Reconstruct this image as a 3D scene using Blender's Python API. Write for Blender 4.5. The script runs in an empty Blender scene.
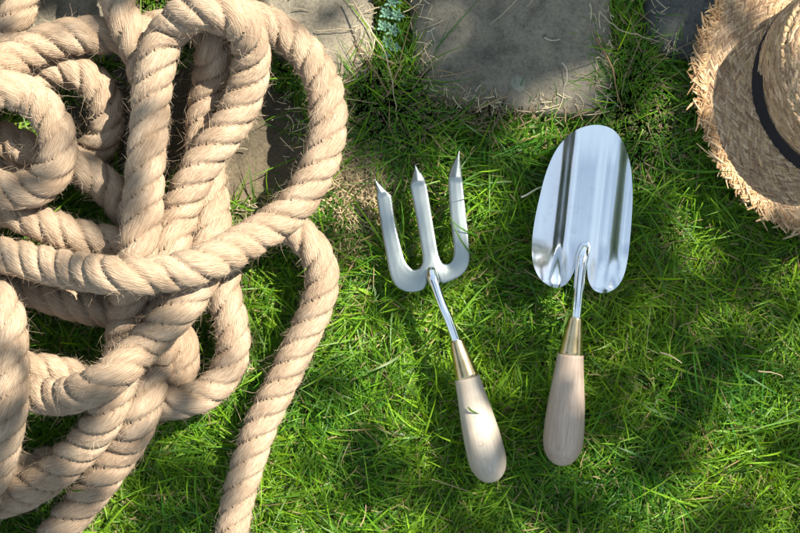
import bpy, math, random
import numpy as np
from mathutils import Vector, Matrix, geometry, noise as mnoise

# ------------------------------------------------------------------ camera, world, sun, exposure
scene = bpy.context.scene
CAMH = 1.30                                   # metres above the lawn
cam_d = bpy.data.cameras.new('camera')
cam = bpy.data.objects.new('camera', cam_d)
scene.collection.objects.link(cam)
cam.location = (0, 0, CAMH)
cam.rotation_euler = (0, 0, 0)
cam_d.sensor_width = 36
cam_d.lens = 36 * CAMH / 0.800
cam_d.clip_start = 0.05
cam_d.clip_end = 200
scene.camera = cam

SUN_EL = math.radians(45)
SUN_AZ = math.radians(36)                     # from +X towards +Y
SUN = Vector((math.cos(SUN_EL) * math.cos(SUN_AZ), math.cos(SUN_EL) * math.sin(SUN_AZ), math.sin(SUN_EL)))

world = bpy.data.worlds.new('World')
scene.world = world
world.use_nodes = True
wn, wl = world.node_tree.nodes, world.node_tree.links
for n in list(wn): wn.remove(n)
wout = wn.new('ShaderNodeOutputWorld'); bg = wn.new('ShaderNodeBackground')
sky = wn.new('ShaderNodeTexSky'); sky.sky_type = 'NISHITA'; sky.sun_disc = False
sky.sun_elevation = SUN_EL; sky.ozone_density = 0.4
sky.sun_rotation = math.pi / 2 - SUN_AZ
tc = wn.new('ShaderNodeTexCoord'); cn = wn.new('ShaderNodeTexNoise')
cn.inputs['Scale'].default_value = 2.4; cn.inputs['Detail'].default_value = 7; cn.inputs['Roughness'].default_value = 0.55
cr = wn.new('ShaderNodeValToRGB'); cr.color_ramp.elements[0].position = 0.34; cr.color_ramp.elements[1].position = 0.58
mx = wn.new('ShaderNodeMix'); mx.data_type = 'RGBA'
mx.inputs[7].default_value = (4.0, 5.0, 6.0, 1)
wl.new(tc.outputs['Generated'], cn.inputs['Vector']); wl.new(cn.outputs['Fac'], cr.inputs['Fac'])
wl.new(cr.outputs['Color'], mx.inputs[0]); wl.new(sky.outputs['Color'], mx.inputs[6])
wl.new(mx.outputs[2], bg.inputs['Color']); wl.new(bg.outputs[0], wout.inputs[0])
bg.inputs['Strength'].default_value = 0.060

sd = bpy.data.lights.new('sun', 'SUN'); sd.energy = 5.0; sd.angle = math.radians(0.5); sd.color = (1.0, 0.93, 0.82)
so = bpy.data.objects.new('sun', sd); scene.collection.objects.link(so)
so.rotation_euler = SUN.to_track_quat('Z', 'Y').to_euler()

vs = scene.view_settings
vs.view_transform = 'Standard'; vs.look = 'None'; vs.gamma = 1; vs.use_curve_mapping = False
vs.exposure = 1.60
scene.render.engine = 'CYCLES'
scene.cycles.use_denoising = True
scene.cycles.max_bounces = 6
scene.cycles.transparent_max_bounces = 4

rng = np.random.default_rng(7)
random.seed(7)

# ------------------------------------------------------------------ helpers
def px(x, y, z=0.0):
    """photo position (1 unit = 1 mm on the lawn plane) of a point at height z -> world"""
    k = (CAMH - z) / CAMH
    return np.array(((x - 400) * .001 * k, (266.5 - y) * .001 * k, z))

def link(o, parent=None):
    scene.collection.objects.link(o)
    if parent is not None: o.parent = parent
    return o

def mesh_obj(name, verts, faces, mat, parent=None, smooth=True, attrs=None, cols=None, loc=None):
    verts = np.asarray(verts, dtype=np.float32)
    faces = np.asarray(faces, dtype=np.int32)
    me = bpy.data.meshes.new(name)
    if loc is not None: verts = verts - np.asarray(loc, dtype=np.float32)
    k = faces.shape[1]
    me.vertices.add(len(verts)); me.vertices.foreach_set('co', verts.ravel())
    me.loops.add(faces.size); me.loops.foreach_set('vertex_index', faces.ravel())
    me.polygons.add(len(faces))
    me.polygons.foreach_set('loop_start', np.arange(0, faces.size, k, dtype=np.int32))
    me.polygons.foreach_set('loop_total', np.full(len(faces), k, dtype=np.int32))
    me.update(calc_edges=True); me.validate()
    me.polygons.foreach_set('use_smooth', np.full(len(me.polygons), smooth, dtype=bool))
    if attrs is not None:
        for an, av in attrs.items():
            a = me.attributes.new(an, 'FLOAT_VECTOR', 'POINT'); a.data.foreach_set('vector', np.asarray(av, dtype=np.float32).ravel())
    if cols is not None:
        a = me.attributes.new('tint', 'FLOAT_COLOR', 'POINT')
        c4 = np.concatenate([np.asarray(cols, dtype=np.float32), np.ones((len(verts), 1), np.float32)], 1)
        a.data.foreach_set('color', c4.ravel())
    me.materials.append(mat)
    o = bpy.data.objects.new(name, me)
    if loc is not None: o.location = tuple(float(v) for v in loc)
    return link(o, parent)

def tag(o, label=None, cat=None, group=None, kind=None):
    if label: o['label'] = label
    if cat: o['category'] = cat
    if group: o['group'] = group
    if kind: o['kind'] = kind
    return o

def empty(name, loc, label, cat, group=None):
    o = bpy.data.objects.new(name, None); o.location = tuple(float(v) for v in loc); o.empty_display_size = .02
    link(o); return tag(o, label, cat, group)

def grid_faces(n, m, closed=True, off=0):
    """n rings of m verts"""
    i = np.arange(n - 1)[:, None]; j = np.arange(m if closed else m - 1)[None, :]
    j2 = (j + 1) % m
    return (np.stack([i * m + j, i * m + j2, (i + 1) * m + j2, (i + 1) * m + j], -1).reshape(-1, 4) + off)

def catmull(P, step):
    P = np.asarray(P, float); n = len(P); out = []
    Q = np.vstack([2 * P[0] - P[1], P, 2 * P[-1] - P[-2]])
    for i in range(n - 1):
        p0, p1, p2, p3 = Q[i:i + 4]
        t = np.linspace(0, 1, 24, endpoint=False)[:, None]
        out.append(.5 * ((2 * p1) + (-p0 + p2) * t + (2 * p0 - 5 * p1 + 4 * p2 - p3) * t**2 + (-p0 + 3 * p1 - 3 * p2 + p3) * t**3))
    out = np.vstack(out + [P[-1:]])
    return resample(out, step)

def resample(C, step):
    d = np.r_[0, np.cumsum(np.linalg.norm(np.diff(C, axis=0), axis=1))]
    n = max(2, int(round(d[-1] / step)) + 1)
    s = np.linspace(0, d[-1], n)
    return np.stack([np.interp(s, d, C[:, k]) for k in range(C.shape[1])], 1)

def smooth_curve(C, it, w=.5, axes=(0, 1, 2)):
    C = C.copy()
    for _ in range(it):
        M = C.copy(); M[1:-1] = (C[:-2] + C[2:]) / 2
        for a in axes: C[1:-1, a] = (1 - w) * C[1:-1, a] + w * M[1:-1, a]
    return C

class NT:
    def __init__(s, name, rough=.8, spec=.3):
        s.m = bpy.data.materials.new(name); s.m.use_nodes = True
        s.n = s.m.node_tree.nodes; s.l = s.m.node_tree.links
        s.b = s.n['Principled BSDF']; s.out = s.n['Material Output']
        s.b.inputs['Roughness'].default_value = rough; s.b.inputs['Specular IOR Level'].default_value = spec
    def node(s, t, **k):
        q = s.n.new(t)
        for a, v in k.items():
            if a in q.inputs: q.inputs[a].default_value = v
            else: setattr(q, a, v)
        return q
    def coord(s, kind='Object', scale=(1, 1, 1), attr=None):
        mp = s.node('ShaderNodeMapping'); mp.inputs['Scale'].default_value = scale
        if attr:
            a = s.node('ShaderNodeAttribute', attribute_name=attr); s.l.new(a.outputs['Vector'], mp.inputs['Vector'])
        else:
            c = s.node('ShaderNodeTexCoord'); s.l.new(c.outputs[kind], mp.inputs['Vector'])
        return mp.outputs[0]
    def noise(s, vec, scale, detail=4, rough=.55):
        q = s.node('ShaderNodeTexNoise', Scale=scale, Detail=detail, Roughness=rough); s.l.new(vec, q.inputs['Vector']); return q.outputs['Fac']
    def ramp(s, fac, stops):
        r = s.node('ShaderNodeValToRGB'); e = r.color_ramp.elements
        while len(e) < len(stops): e.new(.5)
        for q, (p, c) in zip(e, stops): q.position = p; q.color = (*c, 1) if len(c) == 3 else c
        s.l.new(fac, r.inputs['Fac']); return r.outputs['Color']
    def mix(s, fac, a, b, mode='MIX'):
        q = s.node('ShaderNodeMix', data_type='RGBA', blend_type=mode)
        for i, v in ((0, fac), (6, a), (7, b)):
            if hasattr(v, 'is_output'): s.l.new(v, q.inputs[i])
            elif i == 0: q.inputs[0].default_value = v
            else: q.inputs[i].default_value = (*v, 1)
        return q.outputs[2]
    def math(s, op, a, b):
        q = s.node('ShaderNodeMath', operation=op)
        for i, v in ((0, a), (1, b)):
            if hasattr(v, 'is_output'): s.l.new(v, q.inputs[i])
            else: q.inputs[i].default_value = v
        return q.outputs[0]
    def base(s, c): s.l.new(c, s.b.inputs['Base Color'])
    def bump(s, h, strength=.5, dist=.001, prev=None):
        q = s.node('ShaderNodeBump', Strength=strength, Distance=dist); s.l.new(h, q.inputs['Height'])
        if prev is not None: s.l.new(prev, q.inputs['Normal'])
        s.l.new(q.outputs[0], s.b.inputs['Normal']); return q.outputs[0]

G3 = lambda v: (v, v, v)

# ------------------------------------------------------------------ materials
def mat_rope():
    t = NT('jute_rope', .85, .15)
    v = t.coord(scale=(1, 1, .05), attr='ropeco')
    f = t.noise(v, 2600, 3, .6); f2 = t.noise(v, 1100, 3, .6)
    vs_ = t.coord(scale=(1, 1, .6), attr='ropeco')
    big = t.noise(vs_, 45, 3)
    c = t.ramp(f, [(.30, (.22, .155, .105)), (.52, (.36, .28, .203)), (.75, (.47, .385, .295))])
    c2 = t.ramp(f2, [(.33, (.70, .62, .53)), (.6, (1, 1, 1))])
    c = t.mix(.4, c, c2, 'MULTIPLY')
    c3 = t.ramp(big, [(.35, (.80, .74, .68)), (.65, (1.08, 1.06, 1.02))])
    fl = t.noise(t.coord(scale=(1, 1, .3), attr='ropeco'), 420, 3, .7); c = t.mix(t.ramp(fl, [(.62, G3(0)), (.74, G3(.55))]), c, (.20, .13, .08))
    c = t.mix(1, c, c3, 'MULTIPLY')
    t.base(c)
    sp = t.node('ShaderNodeSeparateXYZ'); at = t.node('ShaderNodeAttribute', attribute_name='ropeco'); t.l.new(at.outputs['Vector'], sp.inputs[0])
    an = t.math('ARCTAN2', sp.outputs[1], sp.outputs[0])
    wv = t.coord(scale=(1, 1, .35), attr='ropeco'); wn_ = t.noise(wv, 90, 3, .6)
    yarn = t.math('SINE', t.math('ADD', t.math('MULTIPLY', an, 50.0), t.math('MULTIPLY', wn_, 40.0)), 0.0)
    b = t.bump(yarn, .42, .0005); b = t.bump(f2, .8, .0007, b); t.bump(f, .6, .0004, b)
    return t.m

def mat_fibre():
    t = NT('jute_fibre', .8, .15)
    a = t.node('ShaderNodeAttribute', attribute_name='tint'); t.base(a.outputs['Color'])
    return t.m

def mat_tint(name, rough=.6, spec=.3, transl=0.0, nscale=0):
    t = NT(name, rough, spec)
    a = t.node('ShaderNodeAttribute', attribute_name='tint'); c = a.outputs['Color']
    if nscale:
        n = t.noise(t.coord(), nscale, 5, .65)
        c = t.mix(1, c, t.ramp(n, [(.3, G3(.62)), (.65, G3(1.12))]), 'MULTIPLY')
        t.bump(n, .6, .0008)
    t.base(c)
    if transl:
        tr = t.node('ShaderNodeBsdfTranslucent'); mx_ = t.node('ShaderNodeMixShader'); mx_.inputs[0].default_value = transl
        hsv = t.node('ShaderNodeHueSaturation', Saturation=1.1, Value=1.25, Hue=.485); t.l.new(c, hsv.inputs['Color'])
        t.l.new(hsv.outputs[0], tr.inputs['Color'])
        t.l.new(t.b.outputs[0], mx_.inputs[1]); t.l.new(tr.outputs[0], mx_.inputs[2]); t.l.new(mx_.outputs[0], t.out.inputs['Surface'])
    return t.m

def mat_soil():
    t = NT('soil', .95, .1); v = t.coord()
    n = t.noise(v, 60, 8, .65); n2 = t.noise(v, 9, 4)
    c = t.ramp(n, [(.3, (.035, .026, .015)), (.55, (.090, .066, .040)), (.75, (.18, .135, .08))])
    g = t.ramp(n, [(.3, (.018, .030, .007)), (.7, (.055, .085, .022))])
    t.base(t.mix(t.ramp(n2, [(.42, G3(0)), (.58, G3(1))]), c, g))
    t.bump(n, 1, .006); return t.m

def mat_stone(name='weathered_stone', mul=(1, 1, 1)):
    t = NT(name, .88, .2); v = t.coord()
    n1 = t.noise(v, 7, 6, .6); n2 = t.noise(v, 48, 8, .7); n3 = t.noise(v, 330, 5, .7)
    c = t.ramp(n1, [(.32, (.125, .112, .086)), (.5, (.180, .160, .120)), (.68, (.230, .200, .148))])
    c = t.mix(1, c, t.ramp(n2, [(.34, G3(.62)), (.5, G3(1)), (.70, (1.22, 1.20, 1.15))]), 'MULTIPLY')
    c = t.mix(1, c, t.ramp(n3, [(.36, G3(.74)), (.5, G3(1)), (.66, G3(1.14))]), 'MULTIPLY')
    n4 = t.noise(v, 900, 3, .7); c = t.mix(1, c, t.ramp(n4, [(.36, G3(.84)), (.62, G3(1.08))]), 'MULTIPLY')
    vo = t.node('ShaderNodeTexVoronoi', Scale=26.0); t.l.new(v, vo.inputs['Vector'])
    sp = t.ramp(vo.outputs['Distance'], [(.05, G3(1)), (.13, G3(0))])
    sp = t.mix(1, sp, t.ramp(n2, [(.45, G3(0)), (.55, G3(1))]), 'MULTIPLY')
    c = t.mix(sp, c, (.06, .056, .048))
    vo2 = t.node('ShaderNodeTexVoronoi', Scale=17.0); t.l.new(v, vo2.inputs['Vector'])
    li = t.ramp(t.math('ADD', vo2.outputs['Distance'], t.math('MULTIPLY', n2, .45)), [(.33, G3(.75)), (.39, G3(0))])
    c = t.mix(li, c, (.24, .25, .19))
    t.base(t.mix(1, c, mul, 'MULTIPLY'))
    b = t.bump(n2, .7, .0032); t.bump(n3, .8, .0010, b); return t.m

def mat_steel(name, rough, col=(.80, .82, .84), streak=.25):
    t = NT(name, rough, .5); t.b.inputs['Metallic'].default_value = 1; t.b.inputs['Base Color'].default_value = (*col, 1)
    v = t.coord(scale=(9, .8, 9)); n = t.noise(v, 70, 4)
    v2 = t.coord(); n2 = t.noise(v2, 30, 5, .6)
    r = t.math('ADD', t.math('MULTIPLY', n, streak * .35), t.math('MULTIPLY', n2, streak * .5))
    t.l.new(t.math('ADD', r, rough - streak * .3), t.b.inputs['Roughness'])
    t.bump(n, .015, .0004)
    sm = t.noise(t.coord(), 55, 6, .7); t.base(t.mix(t.ramp(sm, [(.56, G3(0)), (.72, G3(.3))]), col, tuple(q * .62 for q in col)))
    return t.m

def mat_wood(name, c0, c1, c2):
    t = NT(name, .62, .3)
    v = t.coord(scale=(1, 1, .06)); n = t.noise(v, 420, 6, .65); n1 = t.noise(t.coord(scale=(1, 1, .15)), 60, 4)
    c = t.ramp(n, [(.2, c0), (.5, c1), (.85, c2)])
    c = t.mix(1, c, t.ramp(n1, [(.35, (.80, .77, .74)), (.62, (1.05, 1.05, 1.05))]), 'MULTIPLY')
    fl = t.noise(t.coord(scale=(1, 1, .25)), 700, 2, .5)
    c = t.mix(t.ramp(fl, [(.66, G3(0)), (.74, G3(.6))]), c, c0)
    d = t.noise(t.coord(), 38, 5); c = t.mix(t.ramp(d, [(.60, G3(0)), (.72, G3(.35))]), c, tuple(q * .6 for q in c0))
    t.base(c); t.bump(n, .3, .0004); return t.m

def mat_brass():
    t = NT('brass', .3, .5); t.b.inputs['Metallic'].default_value = 1
    n = t.noise(t.coord(), 60, 5); t.base(t.ramp(n, [(.35, (.55, .42, .22)), (.65, (.70, .57, .36))]))
    t.l.new(t.math('ADD', t.math('MULTIPLY', n, .25), .13), t.b.inputs['Roughness']); return t.m

def mat_plain(name, col, rough=.8, spec=.2, nscale=300):
    t = NT(name, rough, spec); n = t.noise(t.coord(), nscale, 4)
    t.base(t.mix(1, col, t.ramp(n, [(.3, G3(.7)), (.7, G3(1.15))]), 'MULTIPLY')); t.bump(n, .4, .0005); return t.m

M_ROPE, M_FIB, M_SOIL, M_STONE = mat_rope(), mat_fibre(), mat_soil(), mat_stone()
M_GRASS = mat_tint("grass_blade", .45, .35, .50)
M_STONE_BROWN = mat_stone('brown_stone', (.58, .53, .46)); M_STONE_BLUE = mat_stone('blue_stone', (.55, .62, .75))
M_DRY = mat_tint('dry_straw', .8, .2, .15)
M_STRAW = mat_tint('woven_straw', .75, .2, 0, 420)
M_LEAF = mat_tint('tree_leaf', .5, .4, .25)
M_POLISHED = mat_steel('polished_steel', .11, (.80, .83, .86), .16)
M_SATIN = mat_steel('satin_steel', .34, (.34, .375, .365), .30)
M_BRASS = mat_brass()
M_ASH = mat_wood('pale_ash_wood', (.38, .31, .235), (.45, .385, .305), (.51, .45, .37))
M_BEECH = mat_wood('shaded_beech_wood', (.29, .205, .145), (.42, .325, .25), (.50, .405, .32))  # pinkish tan beech, darkened in colour for the shade on the trowel handle
M_BARK = mat_plain('bark', (.12, .09, .06), .9, .1, 60)
M_RIBBON = mat_plain('black_ribbon', (.012, .012, .016), .7, .3, 600)
M_STITCH = mat_plain('dark_straw_base', (.20, .125, .07), .9, .1, 300)

# ------------------------------------------------------------------ ground
SOIL_Z = -0.030
n = 120
gx = np.concatenate([[-30, -8, -3], np.linspace(-1.3, 1.3, n), [3, 8, 30]])
X, Y = np.meshgrid(gx, gx, indexing='ij')
Z = np.zeros_like(X)
for i in range(X.shape[0]):
    for j in range(X.shape[1]):
        if abs(X[i, j]) < 1.4 and abs(Y[i, j]) < 1.4:
            Z[i, j] = .006 * mnoise.noise(Vector((X[i, j] * 14, Y[i, j] * 14, 0)))
Vg = np.stack([X, Y, Z + SOIL_Z], -1).reshape(-1, 3)
ground = mesh_obj('ground', Vg, grid_faces(len(gx), len(gx), False), M_SOIL)
tag(ground, kind='structure')

# ------------------------------------------------------------------ flagstones
STONE_Z = -0.010
def rough_outline(P, step=6, amp=3.0, seed=0):
    C = catmull(np.array([(*p, 0) for p in P + [P[0]]], float), step)[:-1, :2]
    out = []
    for k, (x, y) in enumerate(C):
        out.append((x + amp * mnoise.noise(Vector((x * .035, y * .035, seed))) + .45 * amp * mnoise.noise(Vector((x * .12, y * .12, seed + 5))),
                    y + amp * mnoise.noise(Vector((x * .035, y * .035, seed + 9))) + .45 * amp * mnoise.noise(Vector((x * .12, y * .12, seed + 14)))))
    return np.array(out)

def poly_dist(Q, poly):
    """distance of points Q (n,2) to closed poly outline, and inside flag"""
    A = poly; B = np.roll(poly, -1, 0)
    D = B - A; L = (D**2).sum(1) + 1e-12
    best = np.full(len(Q), 1e9); inside = np.zeros(len(Q), bool)
    for a, b, d, l in zip(A, B, D, L):
        t = np.clip(((Q - a) @ d) / l, 0, 1)
        r = np.hypot(*(Q - (a + t[:, None] * d)).T); best = np.minimum(best, r)
        c = ((a[1] > Q[:, 1]) != (b[1] > Q[:, 1]))
        with np.errstate(divide='ignore', invalid='ignore'):
            xi = (b[0] - a[0]) * (Q[:, 1] - a[1]) / (b[1] - a[1] + 1e-15) + a[0]
        inside ^= c & (Q[:, 0] < xi)
    return best, inside

def cdt_fill(poly, step, margin=.45, seed=1, holes=()):
    lo, hi = poly.min(0), poly.max(0)
    xs = np.arange(lo[0], hi[0], step); ys = np.arange(lo[1], hi[1], step)
    Xg, Yg = np.meshgrid(xs, ys); Xg[1::2] += step / 2
    Q = np.stack([Xg.ravel(), Yg.ravel()], 1)
    d, ins = poly_dist(Q, poly)
    Q = Q[ins & (d > step * margin)]
    V = [Vector(p) for p in np.vstack([poly, Q])]
    m = len(poly)
    r = geometry.delaunay_2d_cdt(V, [], [list(range(m))], 1, 1e-7)
    V2 = np.array([tuple(v) for v in r[0]]); F = np.array([f for f in r[2] if len(f) == 3])
    a, b, c = V2[F[:, 0]], V2[F[:, 1]], V2[F[:, 2]]
    cr_ = (b[:, 0] - a[:, 0]) * (c[:, 1] - a[:, 1]) - (b[:, 1] - a[:, 1]) * (c[:, 0] - a[:, 0])
    F[cr_ < 0] = F[cr_ < 0][:, ::-1]
    return V2, F, m

def plate(poly, step, topf, thick, seed=0):
    """closed solid plate: top surface topf(x, y, d), bottom thick below, with side wall"""
    V2, F, m = cdt_fill(poly, step)
    d, _ = poly_dist(V2, poly)
    zt = topf(V2[:, 0], V2[:, 1], d)
    zb = zt - (thick(V2[:, 0], V2[:, 1], d) if callable(thick) else thick)
    T = np.column_stack([V2, zt]); B = np.column_stack([V2, zb]); N = len(T)
    allF = np.vstack([F, F[:, ::-1] + N])
    # boundary edges
    E = {}
    for f in F:
        for k in range(3):
            e = (int(f[k]), int(f[(k + 1) % 3])); E[e] = 1
    side = []
    for (a, b) in E:
        if (b, a) not in E: side += [(b, a, a + N), (b, a + N, b + N)]
    return np.vstack([T, B]), np.vstack([allF, np.array(side)])

stone_polys = []
def flagstone(pts, label, seed, dz=0, mat=None):
    poly = np.array([px(x, y, STONE_Z)[:2] for x, y in rough_outline(pts, 7, 4, seed)])
    if ((np.roll(poly, -1, 0)[:, 0] - poly[:, 0]) * (np.roll(poly, -1, 0)[:, 1] + poly[:, 1])).sum() > 0: poly = poly[::-1]
    stone_polys.append(poly)
    def top(x, y, d):
        z = np.array([.0035 * mnoise.noise(Vector((a * 9, b * 9, seed))) + .0016 * mnoise.noise(Vector((a * 45, b * 45, seed))) for a, b in zip(x, y)])
        r = .011; e = np.clip(d / r, 0, 1); z -= .009 * (1 - np.sqrt(np.clip(1 - (1 - e)**2, 0, 1)))
        return z + STONE_Z + dz
    V, F = plate(poly, .006, top, .035, seed)
    c = V.mean(0); c[2] = V[:, 2].min()
    o = mesh_obj('flagstone', V, F, mat or M_STONE, loc=c)
    tag(o, label, 'paving stone', 'grey flagstones along the top of the lawn'); return o

flagstone([(402, -220), (404, -60), (412, 30), (418, 78), (440, 103), (500, 112), (565, 116), (604, 110), (617, 70), (615, 0), (620, -100), (612, -220), (500, -232)],
          'broad grey flagstone in the middle, above the fork and the trowel', 1)
flagstone([(655, -230), (648, -60), (648, 10), (655, 46), (690, 62), (760, 66), (860, 60), (960, 70), (980, -60), (960, -220), (800, -240)],
          'dark bluish grey flagstone tucked beneath the brim of the straw hat', 2, -.003, M_STONE_BLUE)
flagstone([(262, -200), (256, -60), (258, 20), (268, 50), (305, 74), (345, 90), (367, 78), (374, 30), (370, -60), (372, -200), (320, -215)],
          'small brown grey flagstone between the outer rope loop and the stonecrop', 3)
flagstone([(75, 92), (110, 70), (170, 62), (235, 66), (275, 84), (305, 112), (306, 160), (290, 200), (255, 214), (200, 206), (160, 196), (120, 175), (80, 158), (60, 125)],
          'brownish flagstone lying inside and under the rope loops', 4, -.002, M_STONE_BROWN)
flagstone([(10, -180), (12, -40), (22, 40), (50, 62), (100, 62), (132, 50), (138, 0), (132, -90), (140, -180), (80, -195)],
          'grey green flagstone in the upper left corner behind the rope', 5)
sp_all = stone_polys

def in_stones(Q, grow=0.0):
    m = np.zeros(len(Q), bool)
    for p in sp_all:
        lo, hi = p.min(0) - .02, p.max(0) + .02
        k = (Q[:, 0] > lo[0]) & (Q[:, 0] < hi[0]) & (Q[:, 1] > lo[1]) & (Q[:, 1] < hi[1])
        if k.any():
            d, ins = poly_dist(Q[k], p); r = ins & (d > -grow) if grow < 0 else (ins | (d < grow))
            if grow < 0: r = ins & (d > -grow)
            m[np.where(k)[0][r]] = True
    return m

# ------------------------------------------------------------------ rope  (px, px, height mm of the centre line)
ROPES = [
 # loose tail -> under the long horizontal run -> lower right bight -> out to the left -> back in -> short end
 dict(r=18.5, p=[(222,640,12),(228,560,12),(238,500,12),(258,432,12),(290,365,12),(317,305,14),(322,266,16),(300,233,18),(268,226,16),(236,247,16),(222,283,16),(232,325,16),(232,362,16),(206,394,16),(166,404,12),(122,398,12),(88,382,12),(52,370,12),(15,368,12),(-30,358,12),(-52,325,12),(-30,290,12),(10,284,12),(58,300,12),(108,312,12),(150,318,10),(180,336,10),(182,368,8),(168,396,6)]),
 # upper left run -> outer loop -> long horizontal run -> out left -> diagonal over -> bight behind -> up and out
 dict(r=20.0, p=[(-140,150,12),(-80,95,30),(-25,74,40),(12,60,46),(48,42,46),(85,34,46),(122,36,36),(160,28,24),(205,18,24),(245,18,26),(285,34,24),(316,68,30),(329,110,38),(322,158,42),(298,203,46),(262,232,55),(222,255,80),(182,271,94),(140,276,98),(95,274,84),(50,266,60),(0,255,50),(-50,250,45),(-110,280,40),(-125,340,40),(-85,388,40),(-25,392,44),(22,393,44),(62,397,44),(102,383,50),(138,352,58),(172,318,58),(197,286,50),(210,250,44),(213,215,34),(208,180,26),(203,145,22),(206,110,22),(212,70,24),(212,30,24),(205,-20,20),(215,-90,16),(260,-150,14)]),
 # inner bight: both legs run down under the horizontal run
 dict(r=20.5, p=[(-140,600,14),(-75,535,20),(-22,508,28),(28,490,34),(72,458,34),(105,418,30),(120,380,24),(124,345,24),(128,305,34),(136,262,60),(142,222,80),(145,175,82),(149,125,76),(154,80,72),(161,44,70),(182,18,66),(212,8,62),(238,18,60),(251,48,58),(248,86,56),(230,125,54),(205,160,56),(187,192,50),(176,226,44),(168,262,44),(163,305,34),(158,345,24),(148,390,22),(132,434,22),(104,476,20),(70,518,14),(38,562,12),(10,620,12)]),
 # short run over to the left above the long one
 dict(r=19.0, p=[(-150,120,12),(-110,160,24),(-60,190,38),(-10,202,48),(32,220,50),(72,235,50),(108,243,46),(146,248,22),(175,245,14)]),
 # left round loop over its neighbours, then the vertical left run
 dict(r=20.0, p=[(-150,60,14),(-80,82,50),(-18,90,62),(16,90,66),(44,108,68),(58,138,70),(56,170,70),(34,190,72),(4,190,72),(-40,196,60),(-75,235,34),(-45,280,40),(-12,292,60),(6,312,68),(10,350,70),(10,392,72),(4,436,66),(-8,476,50),(-28,520,34),(-60,580,20)]),
 # low run crossing under the round loop
 dict(r=19.0, p=[(-160,90,12),(-90,118,14),(-30,128,18),(12,142,20),(46,158,22),(78,166,26),(104,184,24),(128,212,20),(148,240,14)]),
 # short curl above the round loop, passing under and out left
 dict(r=19.0, p=[(-120,60,14),(-60,84,16),(0,88,20),(30,78,26),(62,68,30),(92,80,30),(108,108,28),(104,138,18),(84,158,10),(52,168,8),(5,172,8),(-50,176,10)]),
 # top left and top centre pieces
 dict(r=19.5, p=[(-110,150,10),(-60,100,16),(-20,58,34),(6,36,40),(20,6,36),(24,-40,24),(20,-110,14)]),
 dict(r=18.5, p=[(80,-150,14),(98,-60,24),(113,-10,50),(126,24,62),(140,56,58),(148,90,40),(150,130,24),(146,170,16)]),
 # dark piece low at the left bottom
 dict(r=17.0, p=[(-90,500,12),(-40,486,12),(0,474,12),(34,466,12),(62,458,12),(92,450,10)]),
]
STEP = .0024
curves = []
for d in ROPES:
    P = np.array([(x, y, 0) for x, y, z in d['p']], float)
    C = catmull(np.array([(x, y, z) for x, y, z in d['p']], float), 6.0)
    C = smooth_curve(C, 3)
    W = np.array([px(x, y, z * .001) for x, y, z in C]); d['W'] = W
# let the layers settle so that crossing runs touch instead of running through each other
pts = np.vstack([d['W'] for d in ROPES]); rad = np.concatenate([np.full(len(d['W']), d['r'] * .001) for d in ROPES])
rid = np.concatenate([np.full(len(d['W']), i) for i, d in enumerate(ROPES)]); idx = np.concatenate([np.arange(len(d['W'])) for d in ROPES])
z0 = pts[:, 2].copy(); z = z0.copy()
dxy = np.hypot(pts[:, None, 0] - pts[None, :, 0], pts[:, None, 1] - pts[None, :, 1])
minD = (rad[:, None] + rad[None, :]) * .90
near = (dxy < minD) & ~((rid[:, None] == rid[None, :]) & (np.abs(idx[:, None] - idx[None, :]) < 14))
I, J = np.where(np.triu(near, 1))
need = np.sqrt(np.clip(minD[I, J]**2 - dxy[I, J]**2, 0, None))
sgn = np.where(z0[I] >= z0[J], 1.0, -1.0)
onst = in_stones(pts[:, :2])
base_z = np.where(onst, STONE_Z + rad * .95, rad * .95 - .010)
for it in range(260):
    gap = (z[I] - z[J]) * sgn
    pen = np.clip(need - gap, 0, None) * .3
    up = np.zeros_like(z); dn = np.zeros_like(z)
    np.maximum.at(up, I, np.where(sgn > 0, pen, 0)); np.maximum.at(up, J, np.where(sgn < 0, pen, 0))
    np.maximum.at(dn, I, np.where(sgn < 0, pen, 0)); np.maximum.at(dn, J, np.where(sgn > 0, pen, 0))
    z += up - dn
    zs = z.copy()
    for i, d in enumerate(ROPES):
        k = np.where(rid == i)[0]; q = z[k]
        q2 = q.copy(); q2[1:-1] = .25 * q[:-2] + .5 * q[1:-1] + .25 * q[2:]
        zs[k] = q2 + (z0[k] - q) * .02
    z = np.maximum(zs, base_z)
# keep the photographed position of each point at its settled height
kk = (CAMH - z) / (CAMH - z0)
pts[:, 0] *= kk; pts[:, 1] *= kk; pts[:, 2] = z

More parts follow.
